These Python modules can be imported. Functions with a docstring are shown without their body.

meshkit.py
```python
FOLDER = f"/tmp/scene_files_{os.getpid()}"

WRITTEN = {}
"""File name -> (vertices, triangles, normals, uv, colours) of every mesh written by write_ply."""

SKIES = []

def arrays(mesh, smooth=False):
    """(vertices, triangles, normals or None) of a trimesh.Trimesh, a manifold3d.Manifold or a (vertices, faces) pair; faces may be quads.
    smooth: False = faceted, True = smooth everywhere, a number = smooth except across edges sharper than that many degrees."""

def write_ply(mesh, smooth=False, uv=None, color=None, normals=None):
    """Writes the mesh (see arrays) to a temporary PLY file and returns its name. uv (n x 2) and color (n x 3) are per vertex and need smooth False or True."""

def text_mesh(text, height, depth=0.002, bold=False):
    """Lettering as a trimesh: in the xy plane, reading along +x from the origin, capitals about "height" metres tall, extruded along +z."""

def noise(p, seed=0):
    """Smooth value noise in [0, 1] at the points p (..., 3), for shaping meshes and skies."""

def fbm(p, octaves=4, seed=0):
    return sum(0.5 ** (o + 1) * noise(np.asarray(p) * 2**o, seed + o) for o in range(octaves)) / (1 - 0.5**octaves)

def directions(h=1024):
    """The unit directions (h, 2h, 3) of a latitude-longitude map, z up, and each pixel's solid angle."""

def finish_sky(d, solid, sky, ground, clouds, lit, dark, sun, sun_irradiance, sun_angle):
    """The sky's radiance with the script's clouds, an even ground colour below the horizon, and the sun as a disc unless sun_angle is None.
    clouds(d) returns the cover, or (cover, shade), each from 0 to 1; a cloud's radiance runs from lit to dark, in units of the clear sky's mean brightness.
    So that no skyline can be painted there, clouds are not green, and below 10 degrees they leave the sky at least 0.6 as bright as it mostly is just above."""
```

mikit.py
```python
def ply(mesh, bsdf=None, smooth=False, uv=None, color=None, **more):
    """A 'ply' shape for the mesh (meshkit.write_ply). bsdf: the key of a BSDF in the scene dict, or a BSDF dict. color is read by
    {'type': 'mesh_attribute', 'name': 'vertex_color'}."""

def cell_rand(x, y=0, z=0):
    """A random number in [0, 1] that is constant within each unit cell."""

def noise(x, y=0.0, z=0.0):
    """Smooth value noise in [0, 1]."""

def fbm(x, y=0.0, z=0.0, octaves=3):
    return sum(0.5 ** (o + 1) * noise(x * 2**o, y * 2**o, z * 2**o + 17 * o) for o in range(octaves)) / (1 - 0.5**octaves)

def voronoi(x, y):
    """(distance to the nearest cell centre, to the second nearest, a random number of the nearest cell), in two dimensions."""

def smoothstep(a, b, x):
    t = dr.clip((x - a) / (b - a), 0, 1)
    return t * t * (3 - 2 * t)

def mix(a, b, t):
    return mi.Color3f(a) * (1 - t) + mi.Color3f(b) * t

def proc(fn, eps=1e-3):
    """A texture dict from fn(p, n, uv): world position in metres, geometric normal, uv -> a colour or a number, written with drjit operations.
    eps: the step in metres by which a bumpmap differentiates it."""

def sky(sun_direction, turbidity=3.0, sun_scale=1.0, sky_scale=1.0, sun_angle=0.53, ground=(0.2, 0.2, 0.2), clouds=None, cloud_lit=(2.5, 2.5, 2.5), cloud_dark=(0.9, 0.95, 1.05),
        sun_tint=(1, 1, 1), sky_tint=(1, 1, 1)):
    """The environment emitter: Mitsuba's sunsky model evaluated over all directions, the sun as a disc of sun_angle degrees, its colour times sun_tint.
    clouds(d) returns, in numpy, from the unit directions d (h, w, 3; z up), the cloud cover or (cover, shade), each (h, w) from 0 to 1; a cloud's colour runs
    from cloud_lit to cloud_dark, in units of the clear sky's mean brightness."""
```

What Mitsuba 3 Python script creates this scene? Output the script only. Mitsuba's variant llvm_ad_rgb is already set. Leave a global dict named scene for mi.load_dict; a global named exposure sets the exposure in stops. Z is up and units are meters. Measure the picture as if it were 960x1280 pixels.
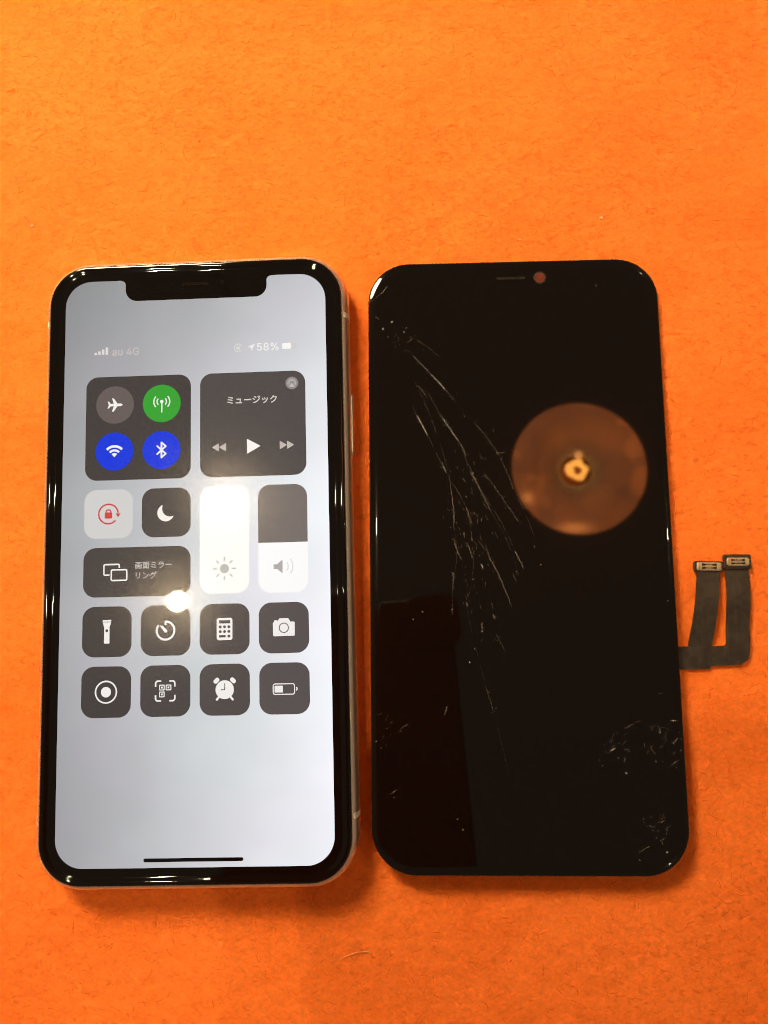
import math
import numpy as np, trimesh, mitsuba as mi, mikit, meshkit, drjit as dr
from shapely import Polygon, LineString, Point, box, affinity, union_all
from scipy.spatial.transform import Rotation

MM = 0.001
scene, labels = {}, {}
rng = np.random.default_rng(11)
exposure = 0.0

# ------------------------------------------------------------------ camera
CAM_R = np.array([[0.9991818610, -0.0254542709, -0.0314275146],
                  [-0.0284763946, -0.9946005922, -0.0997935721],
                  [-0.0287176520, 0.1006068694, -0.9945117165]])      # rows: right, down, forward
CAM_P = np.array([50.1273, -6.5497, 174.4232])                        # millimetres above the cloth
cam = np.eye(4)
cam[:3, 0], cam[:3, 1], cam[:3, 2], cam[:3, 3] = -CAM_R[0], -CAM_R[1], CAM_R[2], CAM_P * MM
scene['camera'] = {'type': 'thinlens', 'fov': 2 * math.degrees(math.atan(480 / 880.0)), 'fov_axis': 'x', 'near_clip': 0.01, 'far_clip': 20.0,
                   'aperture_radius': 0.00015, 'focus_distance': 0.168, 'to_world': mi.ScalarTransform4f(cam)}

# ------------------------------------------------------------------ light: two bare bulbs to the left, a glowing round pendant to the right, the dim warm room
BULB_A, BULB_B, PENDANT = (-327.2, -28.0, 1000.0), (-247.1, 142.3, 1000.0), (342.8, 222.2, 1000.0)
BULB_R = 13.2
BULB_L = (960.0, 700.0, 405.0)
LANTERN, LANTERN_R, LANTERN_L = (-205.0, 434.0, 400.0), 95.0, (80.0, 61.5, 37.0)
SHADE_L = (3.4, 0.66, 0.07)
SIDE_BULB, NEAR_BULB, FAR_BULB = (930.0, 110.0, 900.0), (760.0, -820.0, 950.0), (800.0, 900.0, 950.0)
scene['room_light'] = {'type': 'constant', 'radiance': {'type': 'rgb', 'value': [0.17, 0.112, 0.072]}}


# ------------------------------------------------------------------ helpers (all lengths in millimetres)
def add(key, mesh, bsdf, smooth=False, label=None, kind=None, emit=None, weight=0.02, **more):
    m = mesh.copy()
    m.vertices = np.asarray(m.vertices) * MM
    if key in scene:
        n = 1
        while f'{key}_{n:03d}' in scene:
            n += 1
        key = f'{key}_{n:03d}'
    if emit is not None:
        rad = emit if isinstance(emit, dict) else {'type': 'rgb', 'value': [float(x) for x in emit]}
        more['emitter'] = {'type': 'area', 'radiance': rad, 'sampling_weight': weight}
    if isinstance(emit, dict):      # Mitsuba samples a varying lamp through its uv
        xy = np.asarray(m.vertices)[:, :2]
        more['uv'] = (xy - xy.min(0)) / np.ptp(xy, axis=0)
        smooth = True
    scene[key] = mikit.ply(m, bsdf, smooth=smooth, **more)
    if label or kind:
        labels[key] = {}
        if label: labels[key]['label'] = label
        if kind: labels[key]['kind'] = kind
    return key


def thing(key, label, cat, group=None):
    labels.setdefault(key, {}).update({'label': label, 'category': cat})
    if group: labels[key]['group'] = group


def ring(w, h, r, n=12):
    pts = []
    for cx, cy, a0 in ((w / 2 - r, h / 2 - r, 0), (-w / 2 + r, h / 2 - r, 90), (-w / 2 + r, -h / 2 + r, 180), (w / 2 - r, -h / 2 + r, 270)):
        for a in np.radians(np.linspace(a0, a0 + 90, n)):
            pts.append((cx + r * math.cos(a), cy + r * math.sin(a)))
    return np.array(pts)


def loft(w, h, r, prof, n=14, cap0=True, cap1=True):
    """A closed slab: rounded rectangles, each profile entry (inset, z), from the bottom up."""
    v, f = [], []
    for d, z in prof:
        p = ring(w - 2 * d, h - 2 * d, max(r - d, 0.4), n)
        v.append(np.c_[p, np.full(len(p), z)])
    m = len(v[0])
    for k in range(len(prof) - 1):
        for i in range(m):
            a, b = k * m + i, k * m + (i + 1) % m
            f += [[a, b, b + m], [a, b + m, a + m]]
    v = np.vstack(v)
    if cap0:
        c = len(v); v = np.vstack([v, [[0, 0, prof[0][1]]]])
        f += [[c, (i + 1) % m, i] for i in range(m)]
    if cap1:
        c = len(v); v = np.vstack([v, [[0, 0, prof[-1][1]]]]); o = (len(prof) - 1) * m
        f += [[c, o + i, o + (i + 1) % m] for i in range(m)]
    return trimesh.Trimesh(v, np.array(f), process=False)


def rrect(w, h, r, cx=0, cy=0, n=10):
    return affinity.translate(Polygon(ring(w, h, r, n)), cx, cy)


def sheet(shape, z):
    """Flat, facing up."""
    out = []
    for g in getattr(shape, 'geoms', [shape]):
        if g.is_empty or g.area < 1e-5: continue
        v, f = trimesh.creation.triangulate_polygon(g, engine='earcut')
        v3 = np.c_[v, np.full(len(v), z)]
        e1, e2 = v[f[:, 1]] - v[f[:, 0]], v[f[:, 2]] - v[f[:, 0]]
        nz = e1[:, 0] * e2[:, 1] - e1[:, 1] * e2[:, 0]
        f = np.where(nz[:, None] < 0, f[:, ::-1], f)
        out.append(trimesh.Trimesh(v3, f, process=False))
    return trimesh.util.concatenate(out)


def prism(shape, z0, z1):
    out = []
    for g in getattr(shape, 'geoms', [shape]):
        m = trimesh.creation.extrude_polygon(g, z1 - z0, engine='earcut'); m.apply_translation([0, 0, z0]); out.append(m)
    return trimesh.util.concatenate(out)


def lathe(prof, n=40):
    """prof: (radius, z) from the bottom up, outside; closed at both ends when the radius is 0."""
    m = trimesh.creation.revolve(np.array(prof, float), sections=n)
    return m


def tube(points, radius, sides=8):
    p = np.asarray(points, float)
    t = np.gradient(p, axis=0); t /= np.linalg.norm(t, axis=1, keepdims=True)
    a = np.cross(t, np.where(np.abs(t[:, 2:]) < 0.9, [0, 0, 1.0], [1.0, 0, 0])); a /= np.linalg.norm(a, axis=1, keepdims=True)
    b = np.cross(t, a); ang = np.arange(sides) * 2 * np.pi / sides
    rad = np.broadcast_to(radius, (len(p),))
    v = (p[:, None] + rad[:, None, None] * (np.cos(ang)[None, :, None] * a[:, None] + np.sin(ang)[None, :, None] * b[:, None])).reshape(-1, 3)
    f = []
    for k in range(len(p) - 1):
        for i in range(sides):
            q, s = k * sides + i, k * sides + (i + 1) % sides
            f += [[q, s, s + sides], [q, s + sides, q + sides]]
    return trimesh.Trimesh(v, np.array(f), process=False)


def arc(cx, cy, r, a0, a1, w, n=40):
    a = np.radians(np.linspace(a0, a1, n))
    return LineString(np.c_[cx + r * np.cos(a), cy + r * np.sin(a)]).buffer(w / 2, cap_style='flat')


def line(pts, w, cap='round'):
    return LineString(pts).buffer(w / 2, cap_style=cap, join_style='round')


def glyphs(name, x0, x1, yc):
    """The lettering as flat outlines, fitted between x0 and x1 and centred on yc."""
    polys = []
    for p in GLYPHS[name].split('|'):
        rings = [[tuple(map(float, q.split(','))) for q in r.split(' ')] for r in p.split(';')]
        polys.append(Polygon(rings[0], rings[1:]).buffer(0))
    g = union_all(polys)
    a, b, c, d = g.bounds
    s = (x1 - x0) / (c - a)
    return affinity.translate(affinity.scale(g, s, s, origin=(0, 0)), x0 - a * s, yc - (b + d) / 2 * s)


# ------------------------------------------------------------------ materials
def rgb(*c): return {'type': 'rgb', 'value': list(c)}


def two(d): return {'type': 'twosided', 'bsdf': d}


def glossy(diffuse, alpha=0.02, haze=0.14, haze_alpha=0.05):
    """Polished glass or plastic with a little smeared grease on it."""
    def lobe(a, d='beckmann'): return {'type': 'roughplastic', 'distribution': d, 'diffuse_reflectance': rgb(*diffuse), 'int_ior': 1.5, 'alpha': a, 'nonlinear': False}
    return two({'type': 'blendbsdf', 'weight': haze, 'a': lobe(alpha), 'b': lobe(haze_alpha, 'ggx')})


scene['mat_screen'] = glossy((0.004, 0.004, 0.004), 0.002, 0.24, 0.028)
scene['mat_mark'] = glossy((0.035, 0.035, 0.035), 0.002, 0.24, 0.028)
scene['mat_bezel'] = glossy((0.0015, 0.001, 0.0008), 0.004, 0.01, 0.02)
scene['mat_dead_glass'] = glossy((0.0022, 0.0012, 0.0008), 0.0015, 0.04, 0.02)
scene['mat_black_plastic'] = two({'type': 'roughplastic', 'diffuse_reflectance': rgb(0.006, 0.005, 0.004), 'alpha': 0.25})
scene['mat_aluminium'] = two({'type': 'principled', 'base_color': rgb(0.83, 0.77, 0.66), 'metallic': 0.95, 'roughness': 0.33})
scene['mat_band'] = two({'type': 'roughplastic', 'diffuse_reflectance': rgb(0.78, 0.72, 0.62), 'alpha': 0.25})
scene['mat_gold'] = two({'type': 'roughconductor', 'material': 'Au', 'alpha': 0.3})
scene['mat_dark_metal'] = two({'type': 'principled', 'base_color': rgb(0.05, 0.035, 0.025), 'metallic': 0.6, 'roughness': 0.4})
scene['mat_pin'] = two({'type': 'principled', 'base_color': rgb(0.85, 0.7, 0.45), 'metallic': 0.9, 'roughness': 0.3})
scene['mat_slot'] = two({'type': 'roughplastic', 'diffuse_reflectance': rgb(0.006, 0.004, 0.003), 'alpha': 0.03})
scene['mat_slot_mesh'] = two({'type': 'roughplastic', 'diffuse_reflectance': rgb(0.017, 0.013, 0.010), 'alpha': 0.04})
scene['mat_held'] = two({'type': 'roughplastic', 'diffuse_reflectance': rgb(0.15, 0.18, 0.22), 'alpha': 0.3})
scene['mat_paper'] = two({'type': 'diffuse', 'reflectance': rgb(0.7, 0.65, 0.55)})
scene['mat_window'] = two({'type': 'roughplastic', 'diffuse_reflectance': rgb(0.11, 0.025, 0.015), 'alpha': 0.1})
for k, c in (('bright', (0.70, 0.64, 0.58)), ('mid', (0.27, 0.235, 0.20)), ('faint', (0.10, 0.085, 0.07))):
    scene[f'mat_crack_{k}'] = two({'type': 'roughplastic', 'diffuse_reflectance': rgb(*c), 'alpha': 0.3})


def flex_colour(p, n, uv):
    x, y = p.x * 1000, p.y * 1000
    grain = mikit.fbm(x * 0.9, y * 0.9, 3.0)
    c = mikit.mix((0.023, 0.0185, 0.015), (0.034, 0.027, 0.022), mikit.smoothstep(0.3, 0.7, grain))
    trace = mikit.smoothstep(0.35, 0.5, mikit.noise(x * 5.0, 2.0)) * 0.15
    return c * (1 - trace)


scene['mat_flex'] = two({'type': 'principled', 'base_color': mikit.proc(flex_colour), 'roughness': 0.33, 'specular': 0.5})


def felt_colour(p, n, uv):
    x, y = p.x * 1000, p.y * 1000
    big = mikit.fbm(x * 0.045, y * 0.06, 1.0)
    mid = mikit.fbm(x * 0.42 + 9, y * 0.62, 5.0)
    fine = mikit.fbm(x * 1.3, y * 1.8, 9.0)
    grain = mikit.noise(x * 3.1, y * 3.9, 3.0)
    worn = mikit.smoothstep(0.36, 0.62, mikit.fbm(x * 0.028 + 2, y * 0.04, 31.0))
    pit = mikit.smoothstep(0.56, 0.80, mikit.fbm(x * 0.75, y * 1.15, 21.0)) * (0.15 + 0.45 * worn)
    c = mikit.mix((0.765, 0.160, 0.027), (0.835, 0.188, 0.034), mikit.smoothstep(0.3, 0.7, 0.5 * mid + 0.5 * big))
    c = c * (0.82 + 0.25 * fine + 0.10 * grain)
    return mikit.mix(c, c * mi.Color3f(0.76, 0.66, 0.6), pit)


def felt_relief(p, n, uv):
    x, y = p.x * 1000, p.y * 1000
    return (mikit.fbm(x * 1.1, y * 1.4, 2.0) * 0.6 + mikit.fbm(x * 3.4, y * 4.0, 7.0) * 0.4)


scene['mat_felt'] = two({'type': 'bumpmap', 'arbitrary': mikit.proc(felt_relief, eps=8e-5), 'scale': 0.00012, 'bsdf': {'type': 'diffuse', 'reflectance': mikit.proc(felt_colour)}})
scene['mat_fibre'] = two({'type': 'diffuse', 'reflectance': rgb(0.82, 0.165, 0.014)})
scene['mat_fibre_dark'] = two({'type': 'diffuse', 'reflectance': rgb(0.60, 0.085, 0.005)})
scene['mat_lint'] = two({'type': 'diffuse', 'reflectance': rgb(0.85, 0.50, 0.22)})
scene['mat_white_lint'] = two({'type': 'diffuse', 'reflectance': rgb(0.85, 0.66, 0.42)})
scene['mat_bulb'] = two({'type': 'diffuse', 'reflectance': rgb(0.5, 0.5, 0.5)})
scene['mat_brass'] = two({'type': 'principled', 'base_color': rgb(0.35, 0.2, 0.08), 'metallic': 0.8, 'roughness': 0.4})
scene['mat_copper'] = two({'type': 'principled', 'base_color': rgb(0.25, 0.09, 0.04), 'metallic': 0.7, 'roughness': 0.5})

GLYPHS = {
    'music': '1016,76 1016,80 1019,83 1038,95 1059,116 1074,137 1083,155 1085,164 1088,166 1111,158 1111,153 1101,135 1151,135 1164,137 1178,128 1178,123 1161,79 1151,61 1133,37 1118,22 1095,5 1057,-13 1052,-13 1036,2 1037,7 1061,15 1077,23 1101,40 1117,56 1128,71 1140,93 1146,113 1086,113 1075,98 1056,79 1036,64 1031,64|855,-3 857,2 871,6 901,23 919,40 930,55 939,73 946,97 947,108 950,113 955,113 973,106 962,66 954,49 940,28 925,12 901,-6 875,-19 870,-19|878,108 880,114 894,119 900,118 916,75 915,68 901,63 894,64 884,96|831,99 833,103 848,109 854,107 871,66 871,56 855,50 850,51|754,153 756,158 771,163 790,135 793,129 792,126 784,121 775,119|624,7 626,13 666,23 704,42 728,60 748,80 769,110 772,110 777,104 784,91 784,87 778,78 748,45 717,21 686,4 640,-11 635,-11 633,-9|728,143 728,146 731,149 745,153 764,124 766,120 765,115 752,109 747,110 738,129|645,137 646,143 653,153 656,156 660,156 702,129 705,126 705,122 695,107 690,106|615,91 615,96 624,110 630,111 674,84 675,78 667,65 664,62 661,62|416,66 416,87 420,91 580,91 583,89 583,65 581,63 419,63|226,20 228,22 316,22 324,81 248,80 245,82 246,105 338,105 351,98 341,22 374,21 375,-1 372,-3 228,-3 226,-1|48,134 48,140 54,154 64,155 108,147 153,136 166,131 166,125 160,111 158,109 153,109 113,121|27,24 34,43 43,44 96,33 140,21 159,14 160,8 153,-8 148,-9 107,5 30,21|38,83 44,100 49,103 135,84 152,78 153,72 146,56 141,55 126,61 88,71 43,79',
    'mirror1': '818,87 820,89 980,89 981,65 819,65|626,85 627,105 766,105 778,97 764,59 746,32 730,17 714,6 696,-3 673,-11 669,-9 658,4 658,7 693,18 720,35 739,56 747,71 751,85|644,150 762,151 763,131 646,130 644,131|450,135 455,152 464,153 538,138 562,131 564,130 564,126 558,112 554,111 509,124|429,24 435,41 443,42 533,21 558,12 558,8 552,-6 548,-7 507,7|440,83 445,97 449,101 531,83 550,77 551,73 545,58 542,57 516,66|210,139 210,157 390,157 391,139 309,139 302,120 303,117 381,116 381,-18 362,-18 361,-8 238,-8 237,-18 219,-18 219,116 281,117 286,138;336,11 362,11 361,99 336,98;280,47 318,46 318,65 280,65;281,30 280,10 318,10 318,30;280,82 318,81 318,99 280,99;237,11 262,11 261,99 237,98|16,107 35,107 35,10 164,10 165,108 183,109 184,-17 167,-18 165,-17 164,-8 17,-8|16,156 183,157 184,140 17,139|49,119 51,121 150,120 150,27 50,26;133,103 108,104 108,82 133,82;133,65 108,66 108,43 133,43;90,82 91,104 66,104 66,82;66,44 91,43 91,66 66,66',
    'mirror2': '562,163 563,166 577,170 593,144 593,139 580,134|410,71 412,76 432,89 456,114 470,135 480,159 501,152 500,147 490,131 491,128 543,128 554,130 550,141 540,155 542,158 551,162 555,162 571,135 571,131 561,126 568,122 568,118 564,112 553,79 540,55 526,36 498,10 474,-5 449,-16 445,-16 439,-11 430,0 453,8 471,17 495,34 508,47 523,67 535,90 541,110 478,110 454,82 428,61 422,62|226,11 229,15 252,19 279,28 318,50 350,80 363,97 372,115 374,117 378,115 386,101 384,92 363,63 342,42 328,31 287,8 262,-1 241,-6 238,-6 235,-3|232,133 233,137 239,143 244,148 247,148 285,119 298,107 298,103 283,90 265,108|71,5 72,8 88,12 107,22 126,42 133,61 135,76 134,152 135,154 156,154 156,74 152,50 145,33 136,20 122,7 91,-9 85,-10|43,52 42,151 64,152 64,52',
    'carrier': '423,62 424,92 429,110 441,130 452,140 465,147 482,151 498,151 515,147 531,138 541,128 548,117 553,99 551,97 530,97 522,113 513,122 496,128 480,127 466,121 457,112 449,94 447,84 447,62 451,45 458,33 465,26 485,18 502,19 516,25 524,34 530,52 529,54 494,54 492,56 493,76 552,76 554,74 554,51 550,32 539,14 530,6 517,-1 500,-5 482,-5 468,-2 451,7 441,16 434,26 426,45|293,27 293,47 350,147 352,149 373,149 375,147 373,141 321,50 361,49 361,93 383,94 385,92 385,49 403,49 405,45 404,27 385,26 385,-1 383,-3 361,-2 360,26 296,26|124,112 146,113 148,111 148,35 152,25 164,18 175,18 185,22 193,35 194,112 216,113 218,111 218,-1 216,-3 196,-3 194,8 187,2 176,-3 157,-4 142,1 132,10 127,19 124,32|6,24 7,42 17,56 29,62 70,68 76,72 74,85 70,89 61,92 51,92 40,88 31,76 10,82 9,86 13,94 21,103 39,112 61,114 76,111 92,100 97,92 100,80 99,-3 77,-3 76,6 70,0 58,-5 39,-6 30,-4 20,1 12,9;31,25 35,19 43,16 56,16 65,19 71,24 75,31 76,49 48,45 35,41 30,34',
    'charge': '373,21 373,40 375,48 381,58 389,64 398,67 411,67 422,63 431,54 436,40 436,21 431,7 422,-2 411,-6 391,-4 383,1 378,7;394,38 396,17 401,13 407,13 412,15 415,23 415,38 412,46 402,48 396,44|296,-2 297,3 309,21 396,148 417,148 418,144 320,0 317,-3|279,124 284,138 297,149 317,151 328,147 337,138 342,124 342,105 337,91 328,82 317,78 304,78 293,82 287,87 281,97 279,105;300,122 302,101 307,97 313,97 318,99 321,107 321,122 318,130 308,132 302,128|142,32 142,45 145,56 150,65 163,76 153,87 147,104 149,123 156,135 165,143 175,148 189,151 211,149 227,141 236,131 242,115 242,102 239,92 234,84 226,77 241,63 247,50 248,32 241,15 231,5 214,-3 204,-5 180,-4 170,-1 155,8 148,16;166,44 169,27 179,19 187,17 202,17 212,20 220,27 223,36 223,43 218,55 212,60 201,64 188,64 177,60 170,54;171,112 173,97 179,90 190,86 199,86 210,90 215,95 218,103 218,113 216,119 209,126 199,129 190,129 182,127 174,120|15,30 16,39 38,39 40,30 46,22 58,17 69,17 78,20 85,26 91,41 91,51 87,63 81,70 72,75 57,76 43,72 38,68 20,70 17,72 26,148 106,149 108,147 107,127 47,127 43,96 44,93 61,98 81,96 95,89 105,79 113,63 115,41 112,27 104,13 93,3 83,-2 71,-5 55,-5 43,-2 29,6 19,18',
}
CRACKS = [
    ([(-25.37, 49.83), (-21.98, 46.06), (-21.0, 44.91)], 2),
    ([(-21.0, 44.91), (-19.05, 42.81), (-17.1, 40.51)], 3),
    ([(-17.1, 40.51), (-15.35, 38.42)], 1),
    ([(-25.13, 54.53), (-21.49, 51.87), (-18.19, 48.83)], 1),
    ([(-24.3, 42.39), (-23.07, 40.52), (-21.71, 38.58)], 1.5),
    ([(-24.6, 34.55), (-23.21, 31.74), (-21.87, 29.08)], 3),
    ([(-19.62, 35.34), (-18.42, 33.89)], 1),
    ([(-18.42, 33.89), (-15.73, 29.79), (-14.21, 27.34)], 2.6),
    ([(-14.21, 27.34), (-13.07, 25.51), (-12.63, 23.3)], 1.6),
    ([(-10.29, 32.32), (-7.68, 28.84), (-4.91, 24.78)], 1.5),
    ([(-5.25, 24.44), (-2.95, 24.75)], 1.8),
    ([(-4.62, 23.77), (-2.83, 20.15), (-1.28, 15.77)], 1.2),
    ([(-18.54, 22.39), (-17.45, 19.64)], 2),
    ([(-11.88, 20.29), (-10.51, 17.88), (-8.79, 14.23), (-6.95, 10.27)], 2),
    ([(-8.69, 20.24), (-5.49, 15.83), (-2.9, 11.45), (-0.31, 7.89)], 1.5),
    ([(-16.54, 16.38), (-15.85, 10.45), (-15.94, 6.13)], 2),
    ([(-11.52, 16.31), (-11.06, 13.93)], 1.5),
    ([(-12.91, 11.39), (-11.55, 7.06)], 2),
    ([(-10.33, 9.65), (-10.1, 7.04)], 1.5),
    ([(-0.39, 13.19), (1.13, 10.48)], 1.2),
    ([(-16.06, 7.7), (-15.95, 5.74)], 1.5),
    ([(-16.15, 3.7), (-15.38, 0.68), (-14.18, -1.66)], 2),
    ([(-12.45, 10.01), (-11.55, 7.06)], 1.5),
    ([(-13.54, 5.13), (-13.37, 3.96)], 2),
    ([(-11.63, 3.8), (-11.66, 2.83)], 2.3),
    ([(-12.64, 2.2), (-11.56, -1.21)], 2),
    ([(-9.54, -2.68), (-9.13, -3.97)], 3),
    ([(-8.45, 2.15), (-7.57, -1.1), (-5.75, -4.64), (-3.97, -9.06), (-2.51, -13.07)], 1.7),
    ([(-1.48, 9.28), (-0.33, 7.31)], 1.3),
    ([(-6.18, 5.43), (-5.45, 3.67)], 1.4),
    ([(-1.33, 0.13), (-0.33, -1.81), (0.65, -4.07)], 1.8),
    ([(-2.24, -4.68), (-1.21, -7.08)], 1.5),
    ([(-16.32, -4.53), (-16.54, -8.56)], 1.6),
    ([(-13.29, -11.65), (-13.09, -12.98)], 2),
    ([(-6.94, -14.74), (-6.78, -16.06)], 2.5),
    ([(-9.74, -16.42), (-9.81, -19.06)], 2),
    ([(-6.5, -19.37), (-5.42, -21.53), (-4.26, -23.79)], 1.4),
    ([(-9.34, -31.32), (-8.43, -34.52), (-7.48, -37.46)], 0.8),
    ([(-19.23, -38.33), (-18.44, -36.13)], 2),
    ([(-30.27, -42.26), (-29.44, -41.22), (-27.73, -40.13)], 1.3),
    ([(-32.29, -56.06), (-31.48, -55.7), (-30.41, -54.93)], 2.2),
    ([(33.29, -39.62), (34.99, -39.44)], 3),
    ([(33.76, -44.67), (34.9, -43.51)], 2.5),
    ([(28.22, -45.38), (28.77, -46.28), (29.64, -47.18)], 1.7),
    ([(18.97, -46.43), (20.53, -45.72)], 2.4),
    ([(22.77, -41.39), (24.48, -40.49)], 1.2),
    ([(30.02, -62.24), (30.83, -61.72)], 1.8),
    ([(-31.38, 68.37), (-32.83, 66.48), (-34.47, 65.24)], 1.8),
    ([(-34.71, 60.04), (-33.7, 59.49)], 1.8),
    ([(32.79, -49.69), (34.88, -48.44)], 1),
    ([(24.82, -68.88), (27.07, -67.31)], 1),
]
CHIPS = [
    (-32.71, 56.94, 3, 0.35),
    (-31.52, 54.81, 1.8, 0.3),
    (-30.47, 58.68, 2, 0.35),
    (-28.9, 54.44, 2.6, 0.2),
    (-27.47, 55.98, 2.6, 0.35),
    (-26.85, 57.02, 1.7, 0.25),
    (-28.06, 57.26, 1.4, 0.2),
    (-5.05, 24.58, 2.2, 0.25),
    (-11.05, 19.58, 2.2, 0.3),
    (-9.05, 14.1, 2, 0.25),
    (-1.51, 15.77, 1.9, 0.25),
    (-16.29, 3.41, 2, 0.2),
    (-13.55, 4.54, 1.8, 0.2),
    (-15.11, -0.1, 2, 0.2),
    (-11.75, -1.01, 2, 0.2),
    (-13.58, -5.14, 2, 0.2),
    (-11.69, -6.31, 2.4, 0.2),
    (-13.02, -9.93, 1.8, 0.2),
    (-16.83, -13.52, 2.3, 0.25),
    (-23.93, -14.03, 1.8, 0.3),
    (-26.13, -15.72, 1.8, 0.25),
    (-9.8, -18.68, 2.5, 0.25),
    (-12.83, -25.97, 2.5, 0.25),
    (-11.72, -22.93, 1.6, 0.2),
    (-35.16, -44.07, 1.8, 0.25),
    (-34.06, -45.59, 2.2, 0.25),
    (-15.31, -63.87, 1.8, 0.3),
    (-16.55, -61.57, 1.2, 0.25),
    (34.12, -39.53, 3, 0.3),
    (30.83, -42.32, 2.3, 0.3),
    (30.78, -41.6, 1.8, 0.2),
    (33.82, -44.58, 2.6, 0.25),
    (35.37, -46.29, 2, 0.3),
    (35.25, -42.15, 1.6, 0.25),
    (20.97, -48.06, 2.2, 0.25),
    (17.21, -49.75, 2, 0.25),
    (16.54, -48.41, 1.6, 0.2),
    (22.54, -51.4, 2.6, 0.25),
    (23.44, -46.44, 1.4, 0.25),
    (29.55, -48.79, 1.2, 0.3),
    (31.03, -48.61, 1.2, 0.3),
    (26.08, -62.25, 1.3, 0.2),
    (28.39, -63.12, 1.8, 0.2),
    (28.61, -65.65, 3, 0.3),
    (31.07, -63.82, 1.7, 0.25),
    (24.74, -70.44, 1.0, 0.3),
    (30.96, -68.87, 1.0, 0.4),
    (3.33, 1.43, 1.1, 0.3),
    (4.7, -3.02, 1.1, 0.25),
    (21.16, 67.08, 1.4, 0.3),
    (37.13, -7.56, 1.8, 0.25),
    (34.43, -11.89, 1.9, 0.3),
]
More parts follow.
